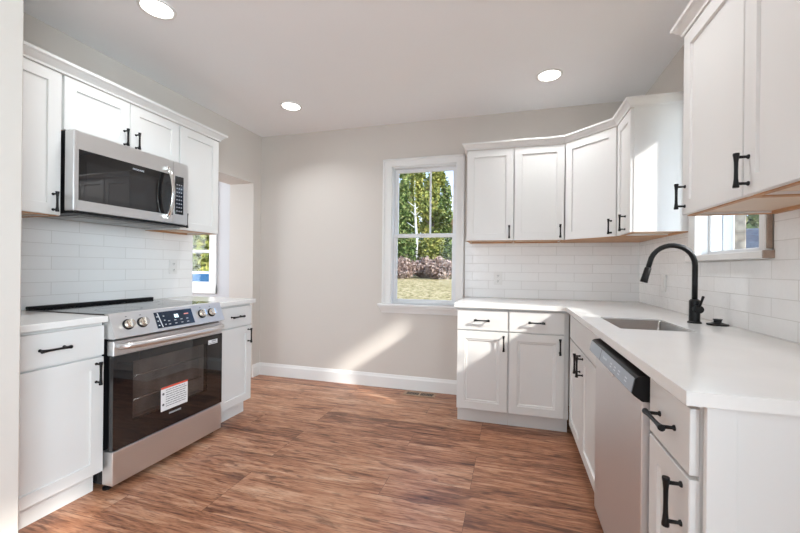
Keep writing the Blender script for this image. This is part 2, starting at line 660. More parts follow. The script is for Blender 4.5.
# window of the side room
w2 = thing('window_2', None, None)
w2['kind'] = 'structure'
m = MB()
m.box(-1.50, -1.395, -0.018, 0, 0.86, 2.15, 0.003)
m.box(-0.67, -0.575, -0.018, 0, 0.86, 2.15, 0.003)
m.box(-1.50, -0.575, -0.018, 0, 2.05, 2.15, 0.003)
m.box(-1.50, -0.575, -0.02, 0, 0.86, 0.955, 0.003)
m.build('casing', TRIM, w2)
m = MB()
m.box(-1.40, -1.385, 0, 0.13, 0.95, 2.05)
m.box(-0.68, -0.665, 0, 0.13, 0.95, 2.05)
m.box(-1.40, -0.665, 0, 0.13, 2.035, 2.05)
m.box(-1.40, -0.665, 0, 0.13, 0.945, 0.962)
m.build('jamb', VINYL, w2)
sash(w2, 'y', 0.035, -1.385, -0.68, 0.96, 1.36, 0.03, 0.028, 'lower_sash')
sash(w2, 'y', 0.068, -1.385, -0.68, 1.325, 2.035, 0.03, 0.028, 'upper_sash')

# window over the sink
w3 = thing('window_3', None, None)
w3['kind'] = 'structure'
m = MB()
m.box(W - 0.030, W, -1.0, -0.92, 1.25, 2.235, 0.003)
m.box(W - 0.030, W, -1.59, -1.55, 1.25, 2.235, 0.003)
m.box(W - 0.030, W, -1.59, -0.92, 2.14, 2.235, 0.003)
m.build('casing', TRIM, w3)
MB().box(W - 0.045, W + 0.03, -1.60, -0.918, 1.228, 1.262, 0.004).build('sill', TRIM, w3)
m = MB()
m.box(W - 0.026, W - 0.008, -1.598, -1.590, 1.27, 1.41, 0.001)
m.box(W - 0.044, W - 0.008, -1.612, -1.600, 1.23, 1.262, 0.001)
tag(m.build('casing_edge', mottled(mat('unpainted_edge', (0.36, 0.27, 0.21), 0.6), 40, 0.15), w3),
    'unpainted brown edge of the casing')
m = MB()
m.box(W, W + 0.10, -1.565, -1.557, 1.262, 2.15)
m.box(W, W + 0.10, -0.993, -0.985, 1.262, 2.15)
m.box(W, W + 0.10, -1.565, -0.985, 2.142, 2.15)
m.build('jamb', VINYL, w3)
sash(w3, 'x', W + 0.04, -1.557, -0.993, 1.262, 2.142, 0.022, 0.03, 'fixed_sash')

# unseen windows added behind the camera to let in fill light
t_ = thing('added_window_6', None, None)
t_['kind'] = 'structure'
sash(t_, 'x', W + 0.06, -5.5, -4.6, 0.75, 2.25, 0.045, 0.03, 'sash')
sash(t_, 'x', W + 0.06, -4.6, -3.7, 0.75, 2.25, 0.045, 0.03, 'sash')
for n, x0, x1 in (('added_window_4', 0.3, 1.7), ('added_window_5', 2.05, 3.45)):
    t_ = thing(n, None, None)
    t_['kind'] = 'structure'
    sash(t_, 'y', YF - 0.10, x0, x1, 0.6, 1.46, 0.045, 0.03, 'lower_sash')
    sash(t_, 'y', YF - 0.13, x0, x1, 1.42, 2.3, 0.045, 0.03, 'upper_sash')


# ------------------------------------------------------------------ cabinets
def handle(parent, x, z, yf, vertical=True, L=0.13):
    """flared black bar pull on two posts"""
    mb = MB()
    so = 0.032
    h = L / 2
    prof = [(-h, 0.0082), (-h + 0.004, 0.0086), (-h + 0.012, 0.0072), (-h * 0.5, 0.0056), (0, 0.0051),
            (h * 0.5, 0.0056), (h - 0.012, 0.0072), (h - 0.004, 0.0086), (h, 0.0082)]

    def P(t, y):
        return (x, y, z + t) if vertical else (x + t, y, z)
    mb.tube([P(t, yf - so) for t, _ in prof], [r for _, r in prof], 10)
    for s in (-1, 1):
        t = s * (h - 0.012)
        mb.tube([P(t, yf + 0.002), P(t, yf - 0.003), P(t, yf - 0.006), P(t, yf - so)], [0.0075, 0.007, 0.0042, 0.0048], 10)
    return mb.build('handle', BLACK, parent)


def base_cabinet(label, loc, rz, wd, drawers, doors, group='base cabinets', end=False, bead=False, filler=0.0, sink=False):
    """drawers: [(x0,x1,handle)], doors: [(x0,x1,handle_x or None)] in cabinet x"""
    t = thing('base_cabinet', label, 'cabinet', loc, rz, group)
    m = MB()
    if sink:                                # open box around the bowl
        m.box(0, 0.018, -0.609, -0.012, 0.112, 0.879)
        m.box(wd - 0.002, wd, -0.609, -0.012, 0.112, 0.879)
        m.box(0.018, wd - 0.002, -0.609, -0.59, 0.112, 0.879)
        m.box(0.018, wd - 0.002, -0.03, -0.012, 0.112, 0.879)
        m.box(0.018, wd - 0.002, -0.59, -0.03, 0.112, 0.13)
    else:
        m.box(0, wd + filler - (0.011 if end else 0), -0.609, -0.012, 0.112, 0.879, 0.001)
    m.build('carcass', CAB, t)
    MB().box(0, wd + filler, -0.555, -0.02, 0, 0.112).build('toe_kick', CAB, t)
    for x0, x1, hd in drawers:
        d = MB().box(x0, x1, -0.63, -0.61, 0.716, 0.866, 0.002, 2).build('drawer_front', CAB, t)
        if hd:
            handle(d, (x0 + x1) / 2, 0.791, -0.63, False, 0.115)
    for x0, x1, hx in doors:
        d = MB().panel(x0, x1, 0.118, 0.706, -0.63, bead=bead).build('door', CAB, t)
        if hx is not None:
            handle(d, hx, 0.63, -0.63, True, 0.115)
    if end:
        m = MB()
        m.box(wd + 0.001, wd + 0.012, -0.608, -0.012, 0, 0.881, 0.001)
        m.box(wd + 0.012, wd + 0.016, -0.608, -0.553, 0, 0.881, 0.001)
        m.build('end_panel', CAB, t)
    return t


def upper_cabinet(label, loc, rz, wd, z0, z1, doors, dp=0.31, group='wall cabinets', hz=None):
    t = thing('wall_cabinet', label, 'cabinet', (loc[0], loc[1], z0), rz, group)
    h = z1 - z0
    u = MB().box(0, wd, -dp, -0.01, 0.022, h)
    u.box(0, 0.016, -dp, -0.01, 0.003, 0.022)
    u.box(wd - 0.016, wd, -dp, -0.01, 0.003, 0.022)
    u.build('carcass', CAB, t)
    u = MB()
    u.box(0.001, 0.016, -dp, -0.01, 0, 0.003)
    u.box(wd - 0.016, wd - 0.001, -dp, -0.01, 0, 0.003)
    u.box(0.016, wd - 0.016, -dp, -dp + 0.018, 0, 0.022)
    u.box(0.016, wd - 0.016, -0.03, -0.01, 0, 0.022)
    tag(u.build('bottom_rail', PLY, t), 'bare brown wood edge under the cabinet')
    tag(MB().box(0.016, wd - 0.016, -dp + 0.018, -0.03, 0.012, 0.0225).build('bottom_panel', PLYW, t),
        'pale tan underside of the cabinet')
    for x0, x1, hx in doors:
        d = MB().panel(x0, x1, 0.004, h - 0.004, -dp - 0.02).build('door', CAB, t)
        if hx is not None:
            handle(d, hx, 0.070 if hz is None else hz, -dp - 0.02, True, 0.105)
    return t


def sweep(name, path, prof, z, label):
    """mitred moulding along a floor-plan path, profile points (out, up)"""
    rings = []
    P = [Vector(p) for p in path]
    for i, p in enumerate(P):
        ds = []
        if i:
            ds.append((P[i] - P[i - 1]).normalized())
        if i < len(P) - 1:
            ds.append((P[i + 1] - P[i]).normalized())
        ns = [Vector((d.y, -d.x)) for d in ds]
        n = ns[0] if len(ns) == 1 else (ns[0] + ns[1]) / (1 + ns[0].dot(ns[1]))
        rings.append([(p.x + n.x * o, p.y + n.y * o, z + u) for o, u in prof])
    o = MB().loops(rings).build(name, CAB)
    return tag(o, label, 'molding', 'crown moldings')


LEFT, RIGHT = math.pi / 2, -math.pi / 2
base_cabinet('white base cabinet left of the range, beside the wall end', (0, -2.457, 0), LEFT, 0.449,
             [(0.006, 0.445, True)], [(0.006, 0.445, 0.409)])
base_cabinet('narrow white base cabinet between the range and the doorway', (0, -1.262, 0), LEFT, 0.357,
             [(0.006, 0.351, True)], [(0.006, 0.351, 0.312)])
base_cabinet('white base cabinet under the window side of the back counter, partly sunlit', (2.245, 0, 0), 0, 0.378,
             [(0.004, 0.372, True)], [(0.004, 0.372, 0.346)], bead=True)
base_cabinet('white base cabinet in the inside corner of the back counter', (2.624, 0, 0), 0, 0.384,
             [(0.006, 0.382, True)], [(0.006, 0.382, 0.352)], bead=True, filler=0.03)
base_cabinet('white double-door sink base cabinet left of the dishwasher', (W, -0.65, 0), RIGHT, 0.928,
             [(0.06, 0.922, False)], [(0.06, 0.487, 0.452), (0.495, 0.922, 0.53)], sink=True)
base_cabinet('narrow white base cabinet at the counter end, right of the dishwasher', (W, -2.192, 0), RIGHT, 0.258,
             [(0.005, 0.249, True)], [(0.005, 0.249, 0.212)], end=True)

ZL0, ZL1, ZR0, ZR1 = 1.432, 2.19, 1.405, 2.162
upper_cabinet('white wall cabinet left of the microwave, beside the wall end', (0, -2.457), LEFT, 0.435, ZL0, ZL1,
              [(0.004, 0.429, 0.396)])
upper_cabinet('short white double-door cabinet above the microwave', (0, -2.02), LEFT, 0.708, 1.893, ZL1,
              [(0.005, 0.351, 0.318), (0.357, 0.703, 0.390)], hz=0.068)
upper_cabinet('white wall cabinet right of the microwave, at the doorway', (0, -1.31), LEFT, 0.365, ZL0, ZL1,
              [(0.005, 0.361, 0.036)])
upper_cabinet('white wall cabinet immediately right of the back window', (2.272, 0), 0, 0.382, ZR0, ZR1,
              [(0.004, 0.378, 0.348)])
upper_cabinet('white wall cabinet between the window-side cabinet and the diagonal corner cabinet', (2.655, 0), 0, 0.383,
              ZR0, ZR1, [(0.004, 0.379, 0.349)])
# diagonal corner unit
t = thing('corner_cabinet', 'white diagonal corner wall cabinet over the back right corner', 'cabinet',
          (W, 0, ZR0), 0, 'wall cabinets')
hh = ZR1 - ZR0
pl = [(-0.012, -0.012), (-0.615, -0.012), (-0.615, -0.31), (-0.31, -0.615), (-0.012, -0.615)]
MB().prism(pl, 'z', 0.004, hh).build('carcass', CAB, t)
tag(MB().prism(pl, 'z', 0, 0.004).build('bottom_rail', PLY, t), 'bare brown wood edge under the cabinet')
m = MB()
m.M = Matrix.Translation((-0.615, -0.31, 0)) @ Matrix.Rotation(-math.pi / 4, 4, 'Z')
m.panel(0.014, 0.418, 0.004, hh - 0.004, -0.022)
d = m.build('door', CAB, t)
hb = handle(d, 0.385, 0.070, -0.022, True, 0.105)
hb.data.transform(Matrix.Translation((-0.615, -0.31, 0)) @ Matrix.Rotation(-math.pi / 4, 4, 'Z'))
upper_cabinet('narrow white wall cabinet with a plain end panel, left of the sink window', (W, -0.622), RIGHT, 0.29, ZR0, ZR1,
              [(0.004, 0.286, 0.196)])
upper_cabinet('white wall cabinet over the sink window, black handle at its far edge', (W, -1.613), RIGHT, 0.418, ZR0, ZR1,
              [(0.004, 0.416, 0.030)], hz=0.078)
upper_cabinet('nearest white wall cabinet, cut off by the right edge of the photo', (W, -2.032), RIGHT, 0.55, ZR0, ZR1,
              [(0.003, 0.546, 0.030)], hz=0.078)

CROWN = [(0, 0), (0.007, 0), (0.009, 0.014), (0.018, 0.026), (0.032, 0.046), (0.044, 0.054), (0.046, 0.072), (0, 0.072)]
CROWNL = [(o, u * 0.8) for o, u in CROWN]
CROWN = [(o * 0.8, u * 0.72) for o, u in CROWN]
sweep('crown_molding', [(0.33, -2.457), (0.33, -0.945), (0.006, -0.945)], CROWNL, ZL1,
      'white crown molding along the top of the cabinets over the range')
sweep('crown_molding', [(2.272, -0.006), (2.272, -0.33), (3.036, -0.33), (3.33, -0.624), (3.33, -0.912), (W - 0.006, -0.912)],
      CROWN, ZR1, 'white crown molding bending around the corner cabinets of the back wall')
sweep('crown_molding', [(W - 0.006, -1.613), (3.33, -1.613), (3.33, -2.635)], CROWN, ZR1,
      'white crown molding over the nearest cabinets, at the top right')

# ------------------------------------------------------------------ countertops
CT0, CT1 = 0.883, 0.914
tag(MB().box(0.009, 0.65, -2.457, -2.006, CT0, CT1, 0.002).build('countertop', COUNTER),
    'short white countertop left of the range', 'countertop', 'countertops')
tag(MB().box(0.009, 0.65, -1.262, -0.887, CT0, CT1, 0.002).build('countertop', COUNTER),
    'short white countertop between the range and the doorway', 'countertop', 'countertops')
SK = (3.115, 3.41, -1.572, -1.165)
m = MB()
xs = [3.010, SK[0], SK[1], W - 0.009]
ys = [-2.474, SK[2], SK[3], -0.65]
for i in range(3):
    for j in range(3):
        if i == 1 and j == 1:
            continue
        m.box(xs[i], xs[i + 1], ys[j], ys[j + 1], CT0, CT1)
m.box(2.2265, W - 0.009, -0.65, -0.009, CT0, CT1)
bmesh.ops.remove_doubles(m.bm, verts=m.bm.verts[:], dist=1e-5)
tag(m.build('countertop', COUNTER), 'long white L-shaped countertop around the sink and back corner', 'countertop', 'countertops')

# sink
t = thing('sink', 'stainless steel undermount sink in the L-shaped countertop', 'sink', ((SK[0] + SK[1]) / 2, (SK[2] + SK[3]) / 2, 0.67))


def rrect(hx, hy, r, z, n=5):
    pts = []
    for cx, cy, a0 in ((hx - r, hy - r, 0), (-hx + r, hy - r, 90), (-hx + r, -hy + r, 180), (hx - r, -hy + r, 270)):
        for k in range(n + 1):
            a = math.radians(a0 + 90 * k / n)
            pts.append((cx + r * math.cos(a), cy + r * math.sin(a), z))
    return pts


hx, hy = (SK[1] - SK[0]) / 2, (SK[3] - SK[2]) / 2
m = MB()
m.loops([rrect(hx - 0.0006, hy - 0.0006, 0.004, 0.238), rrect(hx - 0.003, hy - 0.003, 0.012, 0.234),
         rrect(hx - 0.008, hy - 0.008, 0.035, 0.03), rrect(hx - 0.03, hy - 0.03, 0.04, 0.004), rrect(0.05, 0.05, 0.04, 0.0)],
        cap0=False, smooth=True)
m.build('bowl', mottled(mat('sink_steel', (0.42, 0.415, 0.41), 0.3, 1.0), 8, 0.05), t)
MB().lathe((0, 0, 0.001), (0, 0, 1), [(0.044, 0), (0.044, 0.004), (0.034, 0.005), (0.03, 0.002), (0.008, 0.002), (0.008, 0.008), (0.001, 0.009)]).build('drain', SHINY, t)

# faucet
t = thing('faucet', 'tall black gooseneck faucet with pull-down spray head behind the sink', 'faucet', (3.53, -1.25, CT1))
MB().lathe((0, 0, 0), (0, 0, 1), [(0.030, 0), (0.030, 0.006), (0.0235, 0.010), (0.0235, 0.112), (0.0175, 0.118), (0.014, 0.12)], 28).build('base', BLACK, t)
pts = [(0, 0, 0.115), (0, 0, 0.2), (0, 0, 0.29)]
for k in range(1, 15):
    a = math.pi * k / 14 * 0.95
    pts.append((-0.10 + 0.10 * math.cos(a), 0, 0.29 + 0.10 * math.sin(a)))
e1 = Vector(pts[-1])
dr = (Vector(pts[-1]) - Vector(pts[-2])).normalized()
pts.append(tuple(e1 + dr * 0.03))
MB().tube(pts, 0.0125, 16).build('spout', BLACK, t)
q = e1 + dr * 0.03
MB().tube([q, q + dr * 0.004, q + dr * 0.05, q + dr * 0.078, q + dr * 0.08], [0.0125, 0.0155, 0.0165, 0.018, 0.015], 16).build('spray_head', BLACK, t)
l = MB().tube([(0, -0.018, 0.072), (0, -0.052, 0.072)], [0.019, 0.019], 20).build('lever_hub', BLACK, t)
MB().tube([(0, -0.045, 0.08), (0.0, -0.07, 0.115), (0.0, -0.085, 0.138)], [0.006, 0.0055, 0.006], 10).build('lever', BLACK, l)
t = thing('sink_stopper', 'low black round sink stopper on the countertop beside the faucet', 'sink stopper', (3.605, -1.30, CT1))
MB().lathe((0, 0, 0), (0, 0, 1), [(0.042, 0), (0.044, 0.003), (0.042, 0.007), (0.028, 0.010), (0.020, 0.013)], 28).build('flange', BLACK, t)
MB().lathe((0, 0, 0.012), (0, 0, 1), [(0.016, 0), (0.016, 0.012), (0.019, 0.014), (0.019, 0.018), (0.012, 0.019)], 24).build('knob', BLACK, t)

# ------------------------------------------------------------------ range
RW = 0.738
t = thing('range', 'stainless steel slide-in electric range with black oven door', 'range', (0.004, -2.003, 0), LEFT)
m = MB()
m.box(0.004, RW - 0.004, -0.60, -0.012, 0.035, 0.895)
for k in range(4):
    m.box(0.0025, 0.006, -0.585 + 0.022 * k, -0.573 + 0.022 * k, 0.05, 0.6)
m.build('body', BLACKP, t)
for fx in (0.03, RW - 0.03):
    MB().lathe((fx, -0.60, 0), (0, 0, 1), [(0.02, 0), (0.02, 0.012), (0.012, 0.016), (0.012, 0.04)], 16).build('foot', BLACKP, t)
ct = MB().box(0.0, RW, -0.622, -0.012, 0.895, 0.9195, 0.003).build('cooktop', COOK, t)
GREYR = mottled(mat('burner_ring_print', (0.10, 0.10, 0.105), 0.2), 10, 0.1)
for bx, by, br_ in ((0.2, -0.44, 0.11), (0.54, -0.45, 0.085), (0.2, -0.18, 0.075), (0.54, -0.18, 0.1)):
    m = MB()
    m.loops([[(bx + r * math.cos(a * math.pi / 24), by + r * math.sin(a * math.pi / 24), 0.9198) for a in range(48)] for r in (br_, br_ - 0.004)],
            False, False)
    m.build('burner_ring', GREYR, ct)
MB().box(0.0, RW, -0.042, -0.012, 0.9195, 0.936, 0.003).build('rear_trim', BLACKP, t)
# sloped control panel
A, B_ = Vector((0, -0.640, 0.917)), Vector((0, -0.690, 0.797))
sl = (A - B_).normalized()                # up the slope
nr = Vector((0, -sl.z, sl.y)).normalized()  # outward normal
cp = MB().prism([(-0.615, 0.9205), (-0.634, 0.9205), (A.y, A.z), (B_.y, B_.z), (-0.68, 0.792), (-0.60, 0.792), (-0.60, 0.9)], 'x', 0.0, RW).build('control_panel', STEEL, t)


def on_panel(x, s):                       # s along the slope from the bottom
    return B_ + sl * s + Vector((x, 0, 0))


def slab(x0, x1, s0, s1, h, m, name, parent, shear=0.0):
    a = [on_panel(x0 + shear * 0, s0), on_panel(x1, s0), on_panel(x1 + shear, s1), on_panel(x0 + shear, s1)]
    return MB().loops([[p + nr * -0.001 for p in a], [p + nr * h for p in a]]).build(name, m, parent)


dp = slab(0.238, 0.492, 0.016, 0.112, 0.0015, DISP, 'display', cp)
slab(0.268, 0.274, 0.02, 0.108, 0.0022, ICON, 'divider_line', dp, -0.012)
for x0, s0, w_, h_ in ((0.362, 0.066, 0.010, 0.022), (0.376, 0.066, 0.012, 0.022)):
    slab(x0, x0 + w_, s0, s0 + h_, 0.0024, LCD, 'clock_digit', dp)
slab(0.43, 0.462, 0.080, 0.086, 0.0024, LCDR, 'indicator', dp)
for i in range(4):
    for j in range(2):
        slab(0.312 + 0.042 * i, 0.326 + 0.042 * i, 0.03 + 0.02 * j, 0.034 + 0.02 * j, 0.0022, ICON, 'key_mark', dp)
for j in range(3):
    slab(0.288, 0.297, 0.03 + 0.026 * j, 0.036 + 0.026 * j, 0.0022, ICON, 'key_mark', dp)
    slab(0.247, 0.256, 0.03 + 0.026 * j, 0.036 + 0.026 * j, 0.0022, ICON, 'key_mark', dp)
for kx in (0.082, 0.160, 0.563, 0.642):
    kb = MB().lathe(on_panel(kx, 0.066), nr, [(0.029, -0.001), (0.029, 0.004), (0.024, 0.007), (0.022, 0.008)], 28).build('knob_bezel', BLACKP, cp)
    MB().lathe(on_panel(kx, 0.066), nr, [(0.0235, 0.006), (0.0225, 0.026), (0.0205, 0.030), (0.001, 0.031)], 28).build('knob', KNOBM, kb)
    mk = MB()
    mk.M = Matrix.Translation(on_panel(kx, 0.066) + nr * 0.031)
    mk.M = mk.M @ Matrix(((1, 0, 0), (0, sl.y, nr.y), (0, sl.z, nr.z))).to_4x4()
    mk.box(-0.0045, 0.0045, -0.020, 0.020, -0.002, 0.006, 0.001)
    mk.build('knob_grip', SHINY, kb)
    slab(kx - 0.004, kx + 0.004, 0.108, 0.112, 0.0006, PRINT, 'knob_mark', cp)

# oven door
dz0, dz1, gy = 0.216, 0.782, -0.672
dr_ = MB()
dr_.box(0.004, RW - 0.004, gy, -0.625, 0.702, dz1, 0.004)
od = dr_.build('oven_door', STEEL, t)
m = MB()                                   # black glass frame around the window
holed(m, 'y', gy, -0.64, 0.004, RW - 0.004, dz0, 0.702, [(0.105, 0.605, 0.335, 0.655)])
m.build('door_glass', BGLASS, od)
MB().box(0.105, 0.605, gy + 0.0005, gy + 0.005, 0.335, 0.655).build('oven_window', TINT, od)
m = MB()
m.box(0.105, 0.605, -0.602, -0.600, 0.335, 0.655)
for a in ((0.100, 0.106, 0.33, 0.66), (0.604, 0.610, 0.33, 0.66), (0.1, 0.61, 0.33, 0.336), (0.1, 0.61, 0.654, 0.66)):
    m.box(a[0], a[1], gy + 0.03, -0.601, a[2], a[3])
m.build('oven_cavity', DARKIN, od)
for z in (0.43, 0.56):
    m = MB()
    m.tube([(0.108, gy + 0.045, z), (0.602, gy + 0.045, z)], 0.0032, 8)
    for k in range(12):
        m.tube([(0.13 + 0.041 * k, gy + 0.045, z), (0.13 + 0.041 * k, -0.604, z)], 0.0018, 6)
    m.build('oven_rack', SHINY, od)
hp = []
for k in range(15):
    u = k / 14
    hp.append((0.024 + (RW - 0.048) * u, -0.688 - 0.042 * (1 - (2 * u - 1) ** 4), 0.752))
hd = MB().tube([(p[0], p[1], p[2]) for p in hp], 0.017, 16).build('oven_handle', SATIN, od)
for fx in (0.030, RW - 0.030):
    MB().tube([(fx, gy + 0.002, 0.752), (fx, -0.700, 0.752)], [0.015, 0.015], 12).build('handle_mount', SATIN, hd)
text('logo', 'FRIGIDAIRE', 0.016, (0.365, gy - 0.0006, 0.292), ICON, od)
# energy label and small sticker
st = MB().box(0.270, 0.452, gy - 0.0012, gy - 0.0002, 0.318, 0.458).build('warning_sticker', PAPER, od)
MB().box(0.270, 0.452, gy - 0.0017, gy - 0.0011, 0.447, 0.458).build('red_header', REDP, st)
random.seed(3)
m = MB()
for k in range(8):
    z = 0.434 - 0.0135 * k
    x = 0.302
    while x < 0.435:
        l_ = random.uniform(0.008, 0.028)
        m.box(x, min(x + l_, 0.442), gy - 0.0016, gy - 0.0011, z, z + 0.0035)
        x += l_ + 0.004
m.build('printed_lines', PRINT, st)
for z in (0.418, 0.355):
    MB().lathe((0.285, gy - 0.0011, z), (0, -1, 0), [(0.007, 0), (0.007, 0.0006)], 14).build('warning_mark', PRINT, st)
s2 = MB().box(0.612, 0.690, gy - 0.0012, gy - 0.0002, 0.643, 0.672).build('small_sticker', PAPER, od)
m = MB()
for k in range(7):
    m.box(0.640 + 0.006 * k, 0.643 + 0.006 * k, gy - 0.0016, gy - 0.0011, 0.658, 0.669)
m.box(0.618, 0.684, gy - 0.0016, gy - 0.0011, 0.648, 0.651)
m.build('printed_lines', PRINT, s2)
MB().box(0.004, RW - 0.004, gy + 0.001, -0.60, 0.034, 0.209, 0.003).build('storage_drawer', STEEL, t)

# ------------------------------------------------------------------ microwave
MW = 0.702
t = thing('microwave', 'stainless steel over-the-range microwave with black glass door', 'microwave', (0.01, -2.017, 1.448), LEFT)
MB().box(0.0, MW, -0.36, -0.004, 0.012, 0.443).build('body', BLACKP, t)
m = MB()
m.box(0.002, MW - 0.002, -0.392, -0.005, 0.0, 0.013)
m.build('bottom_edge', BLACKP, t)
m = MB()
m.box(0.06, MW - 0.06, -0.34, -0.06, -0.006, 0.0)
for k in range(2):
    m.box(0.1 + 0.27 * k, 0.32 + 0.27 * k, -0.30, -0.12, -0.009, -0.006)
m.build('bottom_vent', mottled(mat('grey_vent_metal', (0.30, 0.295, 0.29), 0.4, 0.8), 15, 0.1), t)
f = -0.398
dm = MB()
holed(dm, 'y', f, -0.362, 0.0, 0.585, 0.016, 0.441, [(0.022, 0.585, 0.072, 0.345)])
dm.box(-0.004, 0.016, f - 0.004, -0.335, 0.014, 0.442, 0.003)
door = dm.build('microwave_door', STEEL, t)
MB().box(0.022, 0.585, f - 0.001, f + 0.02, 0.072, 0.345, 0.001).build('door_glass', BGLASS, door)
GL2 = mottled(mat('microwave_inner_window', (0.012, 0.012, 0.014), 0.02, spec=1.0), 200, 0.25)
MB().box(0.058, 0.455, f - 0.0016, f - 0.0008, 0.10, 0.285).build('inner_window', GL2, door)
text('logo', 'FRIGIDAIRE', 0.014, (0.345, f - 0.0016, 0.315), ICON, door)
m = MB()
holed(m, 'y', f, -0.362, 0.588, MW, 0.016, 0.441, [(0.600, 0.668, 0.082, 0.345)])
cp = m.build('control_panel', STEEL, t)
kp = MB().box(0.600, 0.668, f - 0.001, f + 0.01, 0.082, 0.345, 0.001).build('keypad', BGLASS, cp)
for r in range(8):
    for c in range(3):
        MB().box(0.611 + 0.017 * c, 0.621 + 0.017 * c, f - 0.0016, f - 0.0009, 0.100 + 0.026 * r, 0.108 + 0.026 * r).build('key', mottled(mat('key_print', (0.30, 0.31, 0.33), 0.5), 8, 0.05) if (r == 0 and c == 0) else bpy.data.materials['key_print'], kp)
hp = []
for k in range(13):
    u = k / 12
    hp.append((0.535, f - 0.012 - 0.046 * math.sin(math.pi * u) ** 0.7, 0.046 + 0.336 * u))
m = MB()
rings = []
for p in hp:
    rings.append([(p[0] - 0.014, p[1] - 0.004, p[2]), (p[0] - 0.008, p[1] - 0.010, p[2]), (p[0] + 0.008, p[1] - 0.010, p[2]),
                  (p[0] + 0.014, p[1] - 0.004, p[2]), (p[0] + 0.010, p[1] + 0.005, p[2]), (p[0] - 0.010, p[1] + 0.005, p[2])])
m.loops(rings, smooth=True)
for z in (0.054, 0.374):
    m.box(0.523, 0.547, f - 0.022, f + 0.001, z - 0.014, z + 0.014, 0.003)
m.build('handle', SHINY, door)

# ------------------------------------------------------------------ dishwasher
DW = 0.607
t = thing('dishwasher', 'stainless steel dishwasher with grey control strip under the sink counter', 'dishwasher', (W, -1.581, 0), RIGHT)
MB().box(0.004, DW - 0.004, -0.60, -0.02, 0.02, 0.868).build('tub', BLACKP, t)
MB().box(0.006, DW - 0.006, -0.575, -0.55, 0.0, 0.105).build('toe_panel', BLACKP, t)
dd = MB().box(0.003, DW - 0.003, -0.648, -0.60, 0.108, 0.795, 0.004, 2).build('dishwasher_door', STEELV, t)
cs = MB().prism([(-0.60, 0.79), (-0.646, 0.79), (-0.668, 0.806), (-0.673, 0.813), (-0.664, 0.856), (-0.657, 0.862), (-0.60, 0.872)], 'x', 0.002, DW - 0.002).build('control_console', BLACKP, t)
a0, a1 = Vector((0, -0.673, 0.813)), Vector((0, -0.664, 0.856))
su = (a1 - a0).normalized()
sn = Vector((0, -su.z, su.y))


def dslab(x0, x1, s0, s1, h, m, name, parent):
    q = [a0 + su * s0 + Vector((x0, 0, 0)), a0 + su * s0 + Vector((x1, 0, 0)), a0 + su * s1 + Vector((x1, 0, 0)), a0 + su * s1 + Vector((x0, 0, 0))]
    return MB().loops([[p - sn * 0.001 for p in q], [p + sn * h for p in q]]).build(name, m, parent)


fc = dslab(0.004, DW - 0.008, 0.0, 0.044, 0.0012, DWFACE, 'control_face', cs)
dslab(0.196, 0.199, 0.0, 0.044, 0.0016, BLACKP, 'panel_seam', fc)
for k, x in enumerate((0.345, 0.395, 0.445, 0.52)):
    for s in (0.013, 0.023):
        dslab(x, x + 0.022, s, s + 0.004, 0.0016, ICON, 'key_mark', fc)
lg = text('logo', 'FRIGIDAIRE', 0.012, (0, 0, 0), ICON, fc)
ang = math.degrees(math.atan2(su.z, su.y))
lg.data.transform(Matrix.Rotation(-math.pi / 2, 4, 'X'))
lg.data.transform(Matrix.Translation(a0 + su * 0.022 + sn * 0.0014 + Vector((0.265, 0, 0))) @ Matrix.Rotation(math.radians(ang), 4, 'X'))
MB().box(0.26, 0.385, -0.672, -0.650, 0.798, 0.808, 0.002).build('latch_plate', SHINY, cs)

# ------------------------------------------------------------------ wall plates, register, ceiling lamps
def outlet(label, loc, rz, switch=False):
    t = thing('wall_outlet', label, 'outlet', loc, rz, 'wall outlets')
    p = MB().box(-0.036, 0.036, -0.007, 0, -0.058, 0.058, 0.003, 2).build('cover_plate', PLATE, t)
    for s in ((0,) if switch else (-1, 1)):
        r = MB().box(-0.017, 0.017, -0.010, -0.006, s * 0.024 - (0.033 if switch else 0.017), s * 0.024 + (0.033 if switch else 0.017), 0.003).build('switch_rocker' if switch else 'receptacle', PLATE, p)
        if not switch:
            m = MB()
            m.box(-0.0075, -0.005, -0.0105, -0.0095, s * 0.024 - 0.005, s * 0.024 + 0.006)
            m.box(0.005, 0.0075, -0.0105, -0.0095, s * 0.024 - 0.005, s * 0.024 + 0.006)
            m.box(-0.002, 0.002, -0.0105, -0.0095, s * 0.024 - 0.012, s * 0.024 - 0.008)
            m.build('slots', SLOT, r)
    return t


outlet('white outlet on the tiles of the back wall', (2.524, -0.008, 1.09), 0)
outlet('white outlet on the tiles above the right end of the range', (0.008, -1.074, 1.165), LEFT)
outlet('white switch plate on the right wall tiles behind the faucet spout', (W - 0.008, -0.525, 1.09), RIGHT, True)

t = thing('floor_register', 'brown slotted floor vent in the planks by the back baseboard', 'floor vent', (1.83, -0.105, 0))
m = MB()
holed(m, 'x', 0, 0, 0, 0, 0, 0, [])
for x0, x1, y0, y1 in ((-0.15, 0.15, -0.055, -0.036), (-0.15, 0.15, 0.036, 0.055), (-0.15, -0.128, -0.036, 0.036), (0.128, 0.15, -0.036, 0.036), (-0.008, 0.008, -0.036, 0.036)):
    m.box(x0, x1, y0, y1, 0.0, 0.006, 0.001)
m.build('frame', VENTM, t)
MB().box(-0.13, 0.13, -0.038, 0.038, 0.0003, 0.0015).build('opening', SLOT, t)
m = MB()
for k in range(18):
    x = -0.122 + 0.0143 * k
    if abs(x) > 0.012:
        m.box(x - 0.0012, x + 0.0012, -0.036, 0.036, 0.0015, 0.0030)
m.build('louvers', VENTM, t)


